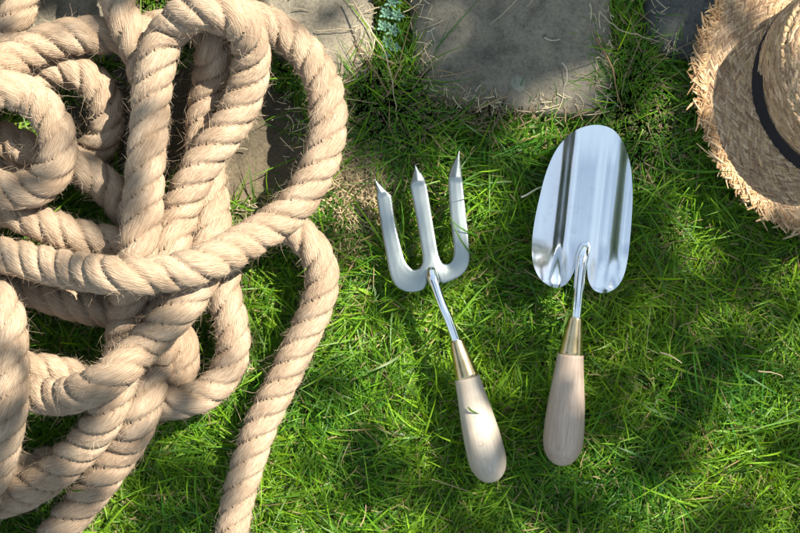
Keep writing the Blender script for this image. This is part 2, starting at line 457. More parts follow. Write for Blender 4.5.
PITCH = .066
allV, allF, allA = [], [], []; off = 0
fib_src = []
for i, d in enumerate(ROPES):
    W = pts[rid == i]; W = smooth_curve(W, 2)
    C = resample(catmull(W, STEP), STEP); C = smooth_curve(C, 4)
    N = len(C); R = d['r'] * .00091
    T = np.gradient(C, axis=0); T /= np.linalg.norm(T, axis=1)[:, None]
    Bn = np.cross(np.array([0, 0, 1.]), T); Bn /= np.linalg.norm(Bn, axis=1)[:, None]
    Nn = np.cross(T, Bn)
    s = np.arange(N) * STEP
    m = 42
    th = np.linspace(0, 2 * np.pi, m, endpoint=False)
    wob = .14 * np.sin(s * 23 + i) + .08 * np.sin(s * 51 + 2 * i)      # lay is never perfectly even
    ph = th[None, :] - (2 * np.pi * s / PITCH + wob)[:, None] + i
    lobe = np.abs(np.cos(1.5 * ph))
    shp = .62 + .39 * (1 - (1 - lobe)**2.3)**.58
    bulge = 1 + .015 * np.sin(s * 37 + i * 3)[:, None] + .015 * np.sin(ph + s[:, None] * 20)
    jit = 1 + .012 * rng.standard_normal((N, m))
    r = R * shp * bulge * jit
    # end rounding
    endf = np.sqrt(np.clip(1 - (1 - np.clip(np.minimum(s, s[-1] - s) / .010, 0, 1))**2, .02, 1))
    r = r * endf[:, None]
    P = C[:, None, :] + r[..., None] * (np.cos(th)[None, :, None] * Bn[:, None, :] + np.sin(th)[None, :, None] * Nn[:, None, :])
    ph2 = th[None, :] - (2 * np.pi * s * .25 / PITCH)[:, None]
    A = np.stack([R * np.cos(ph2), R * np.sin(ph2), np.repeat(s[:, None], m, 1) + i], -1)
    allV.append(P.reshape(-1, 3)); allA.append(A.reshape(-1, 3)); allF.append(grid_faces(N, m, True, off)); off += N * m
    fib_src.append((C, T, Bn, Nn, r, th, R))
rope_loc = np.array([-.25, .0, 0.])
rope = mesh_obj('rope', np.vstack(allV), np.vstack(allF), M_ROPE, attrs={'ropeco': np.vstack(allA)}, loc=rope_loc)
tag(rope, 'thick three strand jute rope piled in tangled loops on the grass and stones', 'rope')

# ribbons: paths (n, k, 3), widths (n,k), side dirs (n,3) or (n,k,3)
def ribbons(paths, widths, side):
    n_, k_, _ = paths.shape
    if side.ndim == 2: side = side[:, None, :]
    Lf = paths - side * widths[..., None] / 2; Rt = paths + side * widths[..., None] / 2
    V = np.stack([Lf, Rt], 2).reshape(-1, 3)
    b = (np.arange(n_) * k_ * 2)[:, None]; j = (np.arange(k_ - 1) * 2)[None, :]
    F = np.stack([b + j, b + j + 1, b + j + 3, b + j + 2], -1).reshape(-1, 4)
    return V, F

# loose jute fibres
FP, FW, FS, FC = [], [], [], []
for (C, T, Bn, Nn, r, th, R) in fib_src:
    cnt = int(len(C) * STEP * 14000)
    a = rng.integers(2, len(C) - 2, cnt); b = rng.integers(0, len(th), cnt)
    nrm = np.cos(th[b])[:, None] * Bn[a] + np.sin(th[b])[:, None] * Nn[a]
    start = C[a] + nrm * (r[a, b] - .0003)[:, None]
    sg = rng.choice([-1, 1], cnt)[:, None]
    rnd = rng.standard_normal((cnt, 3))
    tang = T[a] * sg + .5 * np.cross(T[a], nrm) + .35 * rnd
    stick = np.abs(rng.standard_normal(cnt)) * .26 + .06
    Ln = np.exp(rng.normal(math.log(.0052), .55, cnt)); Ln = np.clip(Ln, .002, .011)
    k_ = 4; u = np.linspace(0, 1, k_)[None, :, None]
    curl = rng.standard_normal((cnt, 3)) * .9
    dirv = tang / np.linalg.norm(tang, axis=1)[:, None] + nrm * stick[:, None]
    pth = start[:, None, :] + Ln[:, None, None] * (dirv[:, None, :] * u + (curl - nrm * .25)[:, None, :] * u**2 * .6)
    FP.append(pth); sd_ = np.cross(dirv, rng.standard_normal((cnt, 3))); sd_ /= np.linalg.norm(sd_, axis=1)[:, None]; FS.append(sd_)
    FW.append(np.repeat((rng.uniform(.00008, .00018, cnt))[:, None], k_, 1) * np.array([1, 1, .8, .3])[None, :])
    c = np.array([.52, .40, .28])[None, :] * rng.uniform(.6, 1.25, (cnt, 1)); FC.append(np.repeat(c, k_ * 2, 0))
V, F = ribbons(np.vstack(FP), np.vstack(FW), np.vstack(FS))
fib = mesh_obj('loose_fibres', V - rope_loc, F, M_FIB, rope, cols=np.vstack(FC))
fib['kind'] = 'stuff'; 

# ------------------------------------------------------------------ tools
def frame_from(a, b, up=(0, 0, 1)):
    """matrix with local z along a->b, local x to the right, y = up-ish"""
    zz = Vector(b) - Vector(a); L = zz.length; zz.normalize()
    xx = Vector(up).cross(zz).normalized(); yy = zz.cross(xx)
    M = Matrix((xx, yy, zz)).transposed().to_4x4(); M.translation = Vector(a); return M, L

def lathe(name, a, b, prof, mat, parent, seg=40, squash=1.0, wob=0.0):
    M, L = frame_from(a, b)
    prof = np.array(prof, float); N = len(prof); th = np.linspace(0, 2 * np.pi, seg, endpoint=False)
    zz = prof[:, 0] * .001; rr = prof[:, 1] * .001
    V = np.stack([rr[:, None] * np.cos(th) , rr[:, None] * np.sin(th) * squash, np.repeat(zz[:, None], seg, 1)], -1).reshape(-1, 3)
    F = grid_faces(N, seg)
    caps = []
    V = np.vstack([V, [[0, 0, zz[0]]], [[0, 0, zz[-1]]]])
    for j in range(seg):
        j2 = (j + 1) % seg
        caps.append((N * seg, j2, j, N * seg)); caps.append((N * seg + 1, (N - 1) * seg + j, (N - 1) * seg + j2, N * seg + 1))
    me = bpy.data.meshes.new(name)
    me.from_pydata([tuple(v) for v in V], [], [tuple(f) for f in F] + [(c[0], c[1], c[2]) for c in caps])
    me.update(); me.materials.append(mat)
    for p in me.polygons: p.use_smooth = True
    o = bpy.data.objects.new(name, me); link(o, parent)
    P = Matrix.Translation(-Vector(parent.location)) if parent else Matrix()
    o.matrix_local = P @ M
    return o

def tube(name, path, radii, mat, parent, seg=20, flat=None):
    C = np.asarray(path, float); N = len(C)
    T = np.gradient(C, axis=0); T /= np.linalg.norm(T, axis=1)[:, None]
    Bn = np.cross(np.array([0, 0, 1.]), T); Bn /= np.linalg.norm(Bn, axis=1)[:, None] + 1e-9; Nn = np.cross(T, Bn)
    th = np.linspace(0, 2 * np.pi, seg, endpoint=False); r = np.asarray(radii)[:, None, None]
    fl = np.ones(N) if flat is None else np.asarray(flat)
    V = C[:, None, :] + r * (np.cos(th)[None, :, None] * Bn[:, None, :] + fl[:, None, None] * np.sin(th)[None, :, None] * Nn[:, None, :])
    V = V.reshape(-1, 3) - (np.array(parent.location) if parent else 0)
    F = grid_faces(N, seg)
    e0 = np.array([(0, seg - 1 - k, seg - 2 - k, 0) for k in range(1, seg - 1)])
    me = bpy.data.meshes.new(name)
    me.from_pydata([tuple(v) for v in V], [], [tuple(f) for f in F] + [tuple(range(seg))[::-1], tuple(range((N - 1) * seg, N * seg))])
    me.update(); me.materials.append(mat)
    for p in me.polygons: p.use_smooth = True
    return link(bpy.data.objects.new(name, me), parent)

footprints = []          # (xy points, underside z) used to press the grass flat below things

def handle_prof(L, r0, rmax, end):
    # r0 at the ferrule, swelling to rmax, rounded at the end ; lengths in mm
    out = [(0, r0 * .94), (.8, r0)]
    for q in np.r_[np.linspace(.03, .74, 18), .74 + .26 * np.sin(np.linspace(.06, 1, 22) * np.pi / 2)]:
        z_ = L * q
        body = r0 + (rmax - r0) * (math.sin(min(q / .74, 1) * math.pi / 2))**1.35
        e = (q - .74) / .26
        if e > 0: body = rmax * math.sqrt(max(0, 1 - e**2.3))
        out.append((z_, max(body, .4)))
    return out

def plate_obj(name, outline, step, topf, thick, mat, parent, subsurf=0):
    poly = outline
    if ((np.roll(poly, -1, 0)[:, 0] - poly[:, 0]) * (np.roll(poly, -1, 0)[:, 1] + poly[:, 1])).sum() > 0: poly = poly[::-1]
    V, F = plate(poly, step, topf, thick)
    loc = np.array(parent.location)
    o = mesh_obj(name, V - loc, F, mat, parent)
    if name == 'blade': o.data.set_sharp_from_angle(angle=math.radians(48))
    return o, V, F

# ---- fork -----------------------------------------------------------------
fk = empty('garden_fork', px(450, 320, 0), 'three pronged hand fork of dull steel with pale wooden handle beside the rope', 'hand fork')
def px_poly(pts_, z_=0.0, step=2.0, smooth=1):
    C = np.array([(x, y, 0) for x, y in pts_], float)
    return C[:, :2], z_

def outline_mixed(segs, step=1.2):
    """segs: list of lists of px points; each list is a smooth run, the joints between lists stay sharp"""
    out = []
    for s_ in segs:
        C = catmull(np.array([(x, y, 0) for x, y in s_], float), step)[:-1, :2] if len(s_) > 2 else resample(np.array([(x, y, 0) for x, y in s_], float), step)[:-1, :2]
        out.append(C)
    return np.vstack(out)

fork_px = outline_mixed([
    [(374.5, 179), (391.5, 196)],
    [(391.5, 196), (396, 225), (402.5, 252), (406, 262), (413, 269.5), (420, 267), (422.5, 259), (420.5, 243), (416, 218), (410, 186)],
    [(410, 186), (411, 180), (415, 165)],
    [(415, 165), (423, 176), (427, 186)],
    [(427, 186), (432, 216), (436.5, 243), (439, 255), (443, 263), (450, 263), (453.5, 255), (453, 240), (450, 214), (448, 180)],
    [(448, 180), (450, 170), (459, 151)],
    [(459, 151), (461, 168), (463, 184)],
    [(463, 184), (466, 212), (469, 240), (469.5, 262), (463, 274), (451, 281), (441.5, 283), (436, 274), (431, 271), (427.5, 276), (426, 286), (420, 291), (408, 292), (397, 287), (390, 275), (385, 250), (380, 222), (374.5, 179)],
])
FZ = .006
TIPS = [((374.5, 179), (383, 197)), ((415, 165), (418.5, 186)), ((459, 151), (455.5, 182))]
fork_poly = np.array([px(x, y, FZ)[:2] for x, y in fork_px])
tipw = [(px(*a, FZ)[:2], px(*b, FZ)[:2]) for a, b in TIPS]
def fork_top(x, y, d):
    z_ = np.full(len(x), FZ) + .0009 * np.sqrt(1 - (1 - np.clip(d / .0024, 0, 1))**2) + .0005 * np.clip(d / .0075, 0, 1)
    for a, b in tipw:
        ax = a - b; L = np.hypot(*ax); ax = ax / L
        t = (x - b[0]) * ax[0] + (y - b[1]) * ax[1]; q = np.abs((x - b[0]) * -ax[1] + (y - b[1]) * ax[0])
        k = (t > -.03) & (q < .011)
        z_ += np.where(k, .006 * np.clip((t + .03) / (L + .03), 0, 1)**2, 0)
        ridge = np.clip(t / .004, 0, 1) * np.clip(1 - q / .0085, 0, 1) * .0028
        z_ += np.where(k & (t > 0), ridge - .0016 * np.clip(t / L, 0, 1), 0)
    # shoulders sweep up towards the socket, whole head slightly dished
    s0 = px(431, 276, 0)
    rr = np.hypot(x - s0[0], y - s0[1]); z_ += .0045 * np.exp(-(rr / .016)**2)
    return z_
fo, V, F = plate_obj('tines', fork_poly, .00125, fork_top, .0032, M_SATIN, fk)
footprints.append((V[:len(V) // 2, :2], V[:len(V) // 2, 2] - .0032))
nk = catmull([px(431.5, 268, .0135), px(432, 275, .0175), px(434.5, 283, .021), px(441, 302, .022), px(449, 321, .021), px(456.5, 342, .018), px(458, 347, .017)], .0015)
q = np.linspace(0, 1, len(nk))
tube('shank', nk, .0046 + .0022 * np.exp(-(q / .12)**2) * 0 + .0010 * np.exp(-((q - .12) / .12)**2) - .0012 * np.exp(-(q / .03)**2), M_POLISHED, fk, flat=np.interp(q, [0, .15, 1], [.6, .9, 1]))
a, b = px(456, 340, .018), px(467, 377, .016)
Lf = np.linalg.norm(b - a) * 1000
lathe('ferrule', a, b, [(0, 4.6), (0, 6.3), (1.2, 6.8), (3, 7.0), (Lf * .5, 9.3), (Lf - 3, 11.6), (Lf - .6, 12.0), (Lf, 11.6)], M_BRASS, fk)
b2 = px(493, 482, .010); Lh = np.linalg.norm(b2 - b) * 1000
fh = lathe('handle', b, b2, handle_prof(Lh, 12.6, 19.0, 1), M_ASH, fk)
footprints.append((np.array([(b + (b2 - b) * t)[:2] + np.array((dx, dy)) for t in np.linspace(0, .95, 60) for dx in np.linspace(-.014, .014, 11) for dy in (0, .004)]), None))

# faint stamped lettering down the handle
M_STAMP = mat_plain('stamped_ink', (.42, .35, .28), .9, .1)
def stamp(parent, pts_, letters, A, B, rad_f):
    ax = (B - A) / np.linalg.norm(B - A); sx = np.cross(ax, (0, 0, 1)); sx /= np.linalg.norm(sx)
    up = np.cross(sx, ax); P_, W_, S_ = [], [], []
    for t, strokes in letters:
        for st in strokes:
            st = np.array(st, float)
            C = resample(np.column_stack([st, np.zeros(len(st))]), .0006)[:, :2]
            C = resample(np.column_stack([C, np.zeros(len(C))]), np.sum(np.hypot(*np.diff(C, axis=0).T)) / 11 )[:12, :2]
            if len(C) < 12: C = np.vstack([C, np.repeat(C[-1:], 12 - len(C), 0)])
            zz = t + C[:, 1]; xx = C[:, 0]
            R_ = np.array([rad_f(v * 1000) for v in zz]) * .001 + .00015
            hh = np.sqrt(np.clip(R_**2 - xx**2, 0, None))
            P3 = A[None, :] + zz[:, None] * ax[None, :] + xx[:, None] * sx[None, :] + hh[:, None] * up[None, :]
            tg = np.gradient(P3, axis=0) + 1e-9; nn = xx[:, None] * sx[None, :] + hh[:, None] * up[None, :]
            sd_ = np.cross(tg, nn); sd_ /= np.linalg.norm(sd_, axis=1)[:, None] + 1e-12
            P_.append(P3); W_.append(np.full(12, .00055)); S_.append(sd_)
    V, F = ribbons(np.array(P_), np.array(W_), np.array(S_))
    return mesh_obj('stamped_letters', V - np.array(parent.location), F, M_STAMP, parent)
prof_f = np.array(handle_prof(Lh, 12.6, 19.0, 1)); radf = lambda v: float(np.interp(v, prof_f[:, 0], prof_f[:, 1]))
arc = lambda a0, a1, r_=.0026, cx=.0, cy=0.: [(cx + r_ * math.cos(math.radians(w)), cy + r_ * math.sin(math.radians(w))) for w in np.linspace(a0, a1, 14)]
o_ = stamp(fk, None, [(.036, [[(.001, 0), (.005, .0005)], [(.003, .0), (.003, .004)]]), (.052, [arc(40, 320, .0026, .003)]), (.064, [arc(40, 320, .0026, .003)]), (.081, [arc(100, 350, .0026, .002), [(.002, -.002), (.002, .002)]])], b, b2, radf)

# ---- trowel ---------------------------------------------------------------
tw = empty('garden_trowel', px(575, 320, 0), 'polished steel hand trowel with brown wooden handle lying on the grass', 'trowel')
TZ = .009
trow_px = outline_mixed([[(580, 252), (577.5, 262), (572, 276), (564, 285.5), (553, 287.5), (541, 281), (534, 270), (531.2, 254), (533, 228), (538.5, 200), (546, 172), (556, 150), (570, 134), (585, 126.5), (600, 125), (614, 130), (624, 144), (630, 166), (632, 192), (631, 220), (628, 252), (623, 274), (615, 287), (604, 293), (594, 290), (588.5, 280), (587.5, 266), (588, 256), (584.5, 250), (580, 252)]], 1.3)
trow_poly = np.array([px(x, y, TZ)[:2] for x, y in trow_px])
A0, A1 = px(581, 288, TZ)[:2], px(598.5, 125, TZ)[:2]
axd = (A1 - A0); TL = np.hypot(*axd); axd /= TL
def trow_top(x, y, d):
    s_ = (x - A0[0]) * axd[0] + (y - A0[1]) * axd[1]; t_ = (x - A0[0]) * axd[1] - (y - A0[1]) * axd[0]   # t>0 right
    u = t_ / .049
    gu = np.linspace(0, 1.3, 400); sl = .44 * np.exp(-((gu - .56) / .17)**2) + .10 * gu + .10 * np.exp(-((gu - 1.05) / .12)**2) - .16 * np.exp(-((gu - .22) / .07)**2)
    trough = np.interp(np.abs(u), gu, np.cumsum(sl) * (gu[1] - gu[0]) * .049)
    ridge = 0
    lip = .00013 * np.sin(t_ * 2 * np.pi / .016 + .6)
    v = np.clip((.052 - s_) / .050, 0, 1)
    cup = .0105 * v**2.2 * (.35 + 1.0 * np.clip(np.abs(u), 0, 1)**1.2)             # rear shoulders turned up
    hole = -.0015 * v * np.exp(-((np.abs(u) - .55) / .25)**2)
    nose = .0030 * np.clip((s_ - .12) / .045, 0, 1)**2
    return TZ - .004 + trough + ridge + lip + cup + hole + nose
to, V, F = plate_obj('blade', trow_poly, .0016, trow_top, .0014, M_POLISHED, tw)
footprints.append((V[:len(V) // 2, :2], V[:len(V) // 2, 2] - .0015))
nk = catmull([px(586, 243, .0135), px(584.5, 250, .018), px(582.5, 258, .0225), px(580.8, 268, .025), px(579, 285, .0255), px(577.3, 304, .024), px(576, 318, .021), px(575.6, 323, .020)], .0015)
q = np.linspace(0, 1, len(nk))
tube('shank', nk, .0050 + .0012 * np.exp(-((q - .18) / .16)**2) - .0018 * np.exp(-(q / .05)**2), M_POLISHED, tw, flat=np.interp(q, [0, .2, 1], [.55, .9, 1]))
a, b = px(575.5, 317, .020), px(570.5, 354, .018); Lf = np.linalg.norm(b - a) * 1000
lathe('ferrule', a, b, [(0, 4.8), (0, 6.4), (1.2, 6.9), (3, 7.1), (Lf * .5, 9.6), (Lf - 3, 11.9), (Lf - .6, 12.3), (Lf, 12)], M_BRASS, tw)
b2 = px(561, 465.5, .012); Lh = np.linalg.norm(b2 - b) * 1000
lathe('handle', b, b2, handle_prof(Lh, 13.0, 20.0, 1), M_BEECH, tw)
footprints.append((np.array([(b + (b2 - b) * t)[:2] + np.array((dx, dy)) for t in np.linspace(0, .95, 60) for dx in np.linspace(-.014, .014, 11) for dy in (0, .004)]), None))

# ------------------------------------------------------------------ straw hat
HC = px(851, 84, .016); HZ = .014
hat = empty('straw_hat', (HC[0], HC[1], 0), 'woven straw sun hat with frayed brim and black ribbon in the upper right corner', 'hat')
RB, RC = .151, .095
def brim_z(r_, a_):
    w = .0045 * np.sin(2 * a_ + .6) + .0025 * np.sin(5 * a_ + 1)
    q_ = np.clip((r_ - RC) / (RB - RC), 0, 1.3)
    return HZ + .007 * (1 - q_)**2 + w * q_ - .002 * q_
def crown_prof(a_):
    """(radius, height) of the crown along a side-to-top profile parameter p in 0..1, a_ = azimuth"""
    return None
CH = .070
def crown_pt(p, a_, bl=1.0):
    p = np.asarray(p, float); a_ = np.asarray(a_, float)
    # p in 0..0.55 is the side wall, above it the domed top
    side = np.clip(p / .5, 0, 1); top = np.clip((p - .5) / .5, 0, 1)
    bulge = bl * .013 * np.exp(-((np.mod(a_ - math.radians(138) + np.pi, 2 * np.pi) - np.pi) / .55)**2)
    r_ = RC + .002 + bulge * np.sin(np.clip(side * 1.6, 0, 1) * np.pi / 2) - .007 * np.clip(side / .3, 0, 1) - .008 * side**2.2
    z_ = HZ + .007 + (CH - .012) * side**1.05
    r_top = (RC - .017 + bulge) * np.cos(top * np.pi / 2)
    r_ = np.where(p > .5, r_top, r_); z_ = np.where(p > .5, HZ + .007 + (CH - .012) + .016 * np.sin(top * np.pi / 2), z_)
    z_ = z_ + .002 * np.sin(3 * a_ + p * 4)
    return np.stack([HC[0] + r_ * np.cos(a_), HC[1] + r_ * np.sin(a_), z_], -1)
def brim_pt(r_, a_):
    rr = r_ * (1 + .012 * np.sin(3 * a_ + .5) + .008 * np.sin(7 * a_))
    return np.stack([HC[0] + rr * np.cos(a_), HC[1] + rr * np.sin(a_), brim_z(r_, a_)], -1)

hloc = np.array(hat.location)
# base sheets
aa = np.linspace(0, 2 * np.pi, 181)[:-1]
rr = np.linspace(RC - .006, RB, 22)
Pt = np.stack([brim_pt(np.full_like(aa, r_), aa) for r_ in rr]); Pb = Pt[::-1] - np.array([0, 0, .003])
V = np.vstack([Pt.reshape(-1, 3), Pb.reshape(-1, 3)])
brim = mesh_obj('brim', V - hloc, grid_faces(44, 180), M_STITCH, hat)
pp = np.linspace(0, 1, 34)
Pc = np.stack([crown_pt(np.full_like(aa, p_), aa) for p_ in pp])
crown = mesh_obj('crown', Pc.reshape(-1, 3) - hloc, grid_faces(34, 180), M_STITCH, hat)

def stitches(surf, rows, row_w, length, width, thick, tilt, palette, jit=.25):
    """plaited straw: rows of flattened strokes laid in a herringbone over the surface; surf(row, a) -> points; returns V,F,cols"""
    Vs, Fs, Cs = [], [], []; off_ = 0
    k_, m_ = 5, 6
    for ri, (row, rad_) in enumerate(rows):
        circ = 2 * math.pi * max(rad_, .004)
        n_ = max(5, int(circ / (width * .95)))
        for side in (-1, 1):
            a_ = (np.arange(n_) + rng.uniform(-jit, jit, n_)) * 2 * np.pi / n_ + ri * .37
            lo = side * row_w * .25
            u = np.linspace(-.5, .5, k_)
            for ai in a_:
                tl = tilt * side * rng.uniform(.6, 1.4); ln = length * rng.uniform(.75, 1.2)
                da = u * ln * math.cos(tl) / max(rad_, .004); dr = lo + u * ln * math.sin(tl) + rng.uniform(-1, 1) * row_w * .06
                C = surf(row, dr, ai + da)
                yield_c = palette[rng.integers(len(palette))] * rng.uniform(.75, 1.2)
                Vs.append((C, width * rng.uniform(.8, 1.15), thick * rng.uniform(.6, 1.4), yield_c))
    C = np.stack([v[0] for v in Vs]); W_ = np.array([v[1] for v in Vs]); Tk = np.array([v[2] for v in Vs]); col = np.array([v[3] for v in Vs])
    n_ = len(C)
    T = np.gradient(C, axis=1); T /= np.linalg.norm(T, axis=2)[..., None] + 1e-12
    return C, T, W_, Tk, col

def stroke_mesh(C, T, Nrm, W_, Tk, col):
    n_, k_, _ = C.shape; m_ = 6
    th = np.linspace(0, 2 * np.pi, m_, endpoint=False)
    S = np.cross(T, Nrm); S /= np.linalg.norm(S, axis=2)[..., None] + 1e-12
    env = np.sqrt(np.clip(1 - np.abs(np.linspace(-1, 1, k_))**3 * .80, 0, 1))
    V = C[:, :, None, :] + (W_[:, None] / 2 * env[None, :])[:, :, None, None] * np.cos(th)[None, None, :, None] * S[:, :, None, :] \
        + (Tk[:, None] * env[None, :])[:, :, None, None] * np.sin(th)[None, None, :, None] * Nrm[:, :, None, :]
    b_ = (np.arange(n_) * k_ * m_)[:, None, None]; i = np.arange(k_ - 1)[None, :, None] * m_; j = np.arange(m_)[None, None, :]; j2 = (j + 1) % m_
    F = np.stack([b_ + i + j, b_ + i + j2, b_ + i + m_ + j2, b_ + i + m_ + j], -1).reshape(-1, 4)
    return V.reshape(-1, 3), F, np.repeat(col, k_ * m_, 0)

PAL = [np.array(c) for c in ((.41, .275, .16), (.33, .215, .125), (.49, .34, .21), (.27, .165, .095), (.44, .29, .15))]
PALF = [np.array(c) for c in ((.48, .31, .165), (.40, .25, .12), (.55, .38, .22), (.32, .18, .085))]
# brim plait
rows = []; r_ = RC + .001
while r_ < RB - .001: rows.append((r_, r_)); r_ += .0072
C, T, W_, Tk, col = stitches(lambda row, dr, a_: brim_pt(row + dr, a_) , rows, .0072, .0135, .0036, .0014, .42, PAL)
Nrm = np.zeros_like(C); Nrm[..., 2] = 1
C = C + Nrm * (.0004 + .0007 * rng.random((len(C), 1, 1)))
V, F, cc = stroke_mesh(C, T, Nrm, W_, Tk, col); mesh_obj('plait', V - hloc, F, M_STRAW, brim, cols=cc)
# crown plait
def crown_surf(row, dr, a_):
    return crown_pt(np.clip(row + dr / .16, 0.0, 1), a_)
rows = []; p_ = .03
while p_ < .985:
    q_ = crown_pt(p_, math.pi); rows.append((p_, abs(q_[0] - HC[0]))); p_ += .055
C, T, W_, Tk, col = stitches(crown_surf, rows, .0085, .0150, .0050, .0014, .45, [c * 1.2 for c in PAL])
eps = 1e-3
rel = C - np.array([HC[0], HC[1], HZ - .01]); Nrm = rel * np.array([1, 1, .9]); 
zz = (C[..., 2] - HZ) / CH; Nrm = np.stack([rel[..., 0], rel[..., 1], np.where(zz > .86, .16, rel[..., 2] * .35)], -1); Nrm /= np.linalg.norm(Nrm, axis=2)[..., None]
Nrm = Nrm - (Nrm * T).sum(2)[..., None] * T; Nrm /= np.linalg.norm(Nrm, axis=2)[..., None] + 1e-12
V, F, cc = stroke_mesh(C, T, Nrm, W_, Tk, col); mesh_obj('plait', V - hloc, F, M_STRAW, crown, cols=cc)
# ribbon
bandp = np.linspace(.01, .15, 6)
Pr = []
for p_ in bandp:
    q_ = crown_pt(np.full_like(aa, p_), aa, 0.0); c0 = np.array([HC[0], HC[1], 0]); dirv = q_ - c0; dirv[:, 2] = 0; dirv /= np.linalg.norm(dirv, axis=1)[:, None]
    Pr.append(q_ + dirv * .0032)
Pr = np.stack(Pr); mesh_obj('ribbon', Pr.reshape(-1, 3) - hloc, grid_faces(6, 180), M_RIBBON, hat)
# frayed edge
nf = 3000
a_ = rng.uniform(0, 2 * np.pi, nf); k_ = 5; u = np.linspace(0, 1, k_)
r0 = RB - rng.uniform(.000, .009, nf); ln = rng.uniform(.004, .0095, nf) * np.where(rng.random(nf) < .04, 1.8, 1)
sw = rng.normal(0, .85, nf); lift = rng.uniform(-.15, .55, nf); cu = rng.normal(0, 1.3, nf)
base = brim_pt(r0, a_); rd = np.stack([np.cos(a_), np.sin(a_), 0 * a_], 1); tn = np.stack([-np.sin(a_), np.cos(a_), 0 * a_], 1); upv = np.array([0, 0, 1.])
C = base[:, None, :] + ln[:, None, None] * (u[None, :, None] * (rd + sw[:, None] * tn + lift[:, None] * upv)[:, None, :] + (u**2)[None, :, None] * (cu[:, None] * tn * .5 - upv * .35 * rng.uniform(0, 1, (nf, 1)))[:, None, :])
C[..., 2] += .0015
T = np.gradient(C, axis=1); T /= np.linalg.norm(T, axis=2)[..., None]
Nrm = np.zeros_like(C) + upv + .4 * rng.standard_normal((nf, 1, 3)); Nrm -= (Nrm * T).sum(2)[..., None] * T; Nrm /= np.linalg.norm(Nrm, axis=2)[..., None]
colf = np.array([PALF[i] for i in rng.integers(0, len(PALF), nf)]) * rng.uniform(.8, 1.2, (nf, 1))
V, F, cc = stroke_mesh(C, T, Nrm, rng.uniform(.0014, .0030, nf), rng.uniform(.0007, .0014, nf), colf)
fr = mesh_obj('fringe', V - hloc, F, M_STRAW, hat, cols=cc); fr['kind'] = 'stuff'

# ------------------------------------------------------------------ height that lies free for the grass below things
GX0, GY0, GS, GN, GM = -.75, -.6, .002, 800, 600
clear = np.full((GN, GM), 1.0)
def press(xy, z_, rad_=1):
    ix = ((xy[:, 0] - GX0) / GS).astype(int); iy = ((xy[:, 1] - GY0) / GS).astype(int)
    for dx in range(-rad_, rad_ + 1):
        for dy in range(-rad_, rad_ + 1):
            a1 = np.clip(ix + dx, 0, GN - 1); b1 = np.clip(iy + dy, 0, GM - 1); np.minimum.at(clear, (a1, b1), z_)
for (C, T, Bn, Nn, r, th, R) in fib_src:
    for w in np.linspace(-.95, .95, 15):
        pts_ = C + Bn * (w * R); press(pts_[:, :2], C[:, 2] - R * math.sqrt(1 - w * w) * .97, 0)
for xy, zz in footprints:
    press(xy, np.full(len(xy), -.004) if zz is None else zz, 1)
ang = rng.uniform(0, 2 * np.pi, 60000); rr = RB * np.sqrt(rng.uniform(0, 1, 60000))
q_ = np.stack([HC[0] + rr * np.cos(ang), HC[1] + rr * np.sin(ang)], 1); press(q_, brim_z(rr, ang) - .004, 1)
topm = np.full((GN, GM), -1.0)
for xy, zz in [f_ for f_ in footprints if f_[1] is None]:
    ix = ((xy[:, 0] - GX0) / GS).astype(int); iy = ((xy[:, 1] - GY0) / GS).astype(int)
    np.maximum.at(topm, (ix, iy), np.full(len(xy), .030) if zz is None else zz + .0035)
def top_at(P):
    ix = np.clip(((P[..., 0] - GX0) / GS).astype(int), 0, GN - 1); iy = np.clip(((P[..., 1] - GY0) / GS).astype(int), 0, GM - 1); return topm[ix, iy]
def clear_at(P):
    ix = np.clip(((P[..., 0] - GX0) / GS).astype(int), 0, GN - 1); iy = np.clip(((P[..., 1] - GY0) / GS).astype(int), 0, GM - 1); return clear[ix, iy]

# ------------------------------------------------------------------ grass
def smooth_field(scale, seed):
    """cheap value noise on a lattice -> callable (x, y) in 0..1"""
    g = np.random.default_rng(seed).random((160, 160))
    def f(x, y):
        a_ = (x + 4) / scale; b_ = (y + 4) / scale
        i = np.floor(a_).astype(int); j = np.floor(b_).astype(int); fa = a_ - i; fb = b_ - j
        fa = fa * fa * (3 - 2 * fa); fb = fb * fb * (3 - 2 * fb); i %= 159; j %= 159
        return (g[i, j] * (1 - fa) + g[i + 1, j] * fa) * (1 - fb) + (g[i, j + 1] * (1 - fa) + g[i + 1, j + 1] * fa) * fb
    return f
f_dir, f_h, f_c, f_dry, f_sp = smooth_field(.06, 1), smooth_field(.05, 2), smooth_field(.09, 3), smooth_field(.07, 4), smooth_field(.02, 5)

def photo_xy(x, y): return x * 1000 + 400, 266.5 - y * 1000
def bump2(X_, Y_, cx, cy, rx, ry): return np.exp(-((X_ - cx) / rx)**2 - ((Y_ - cy) / ry)**2)

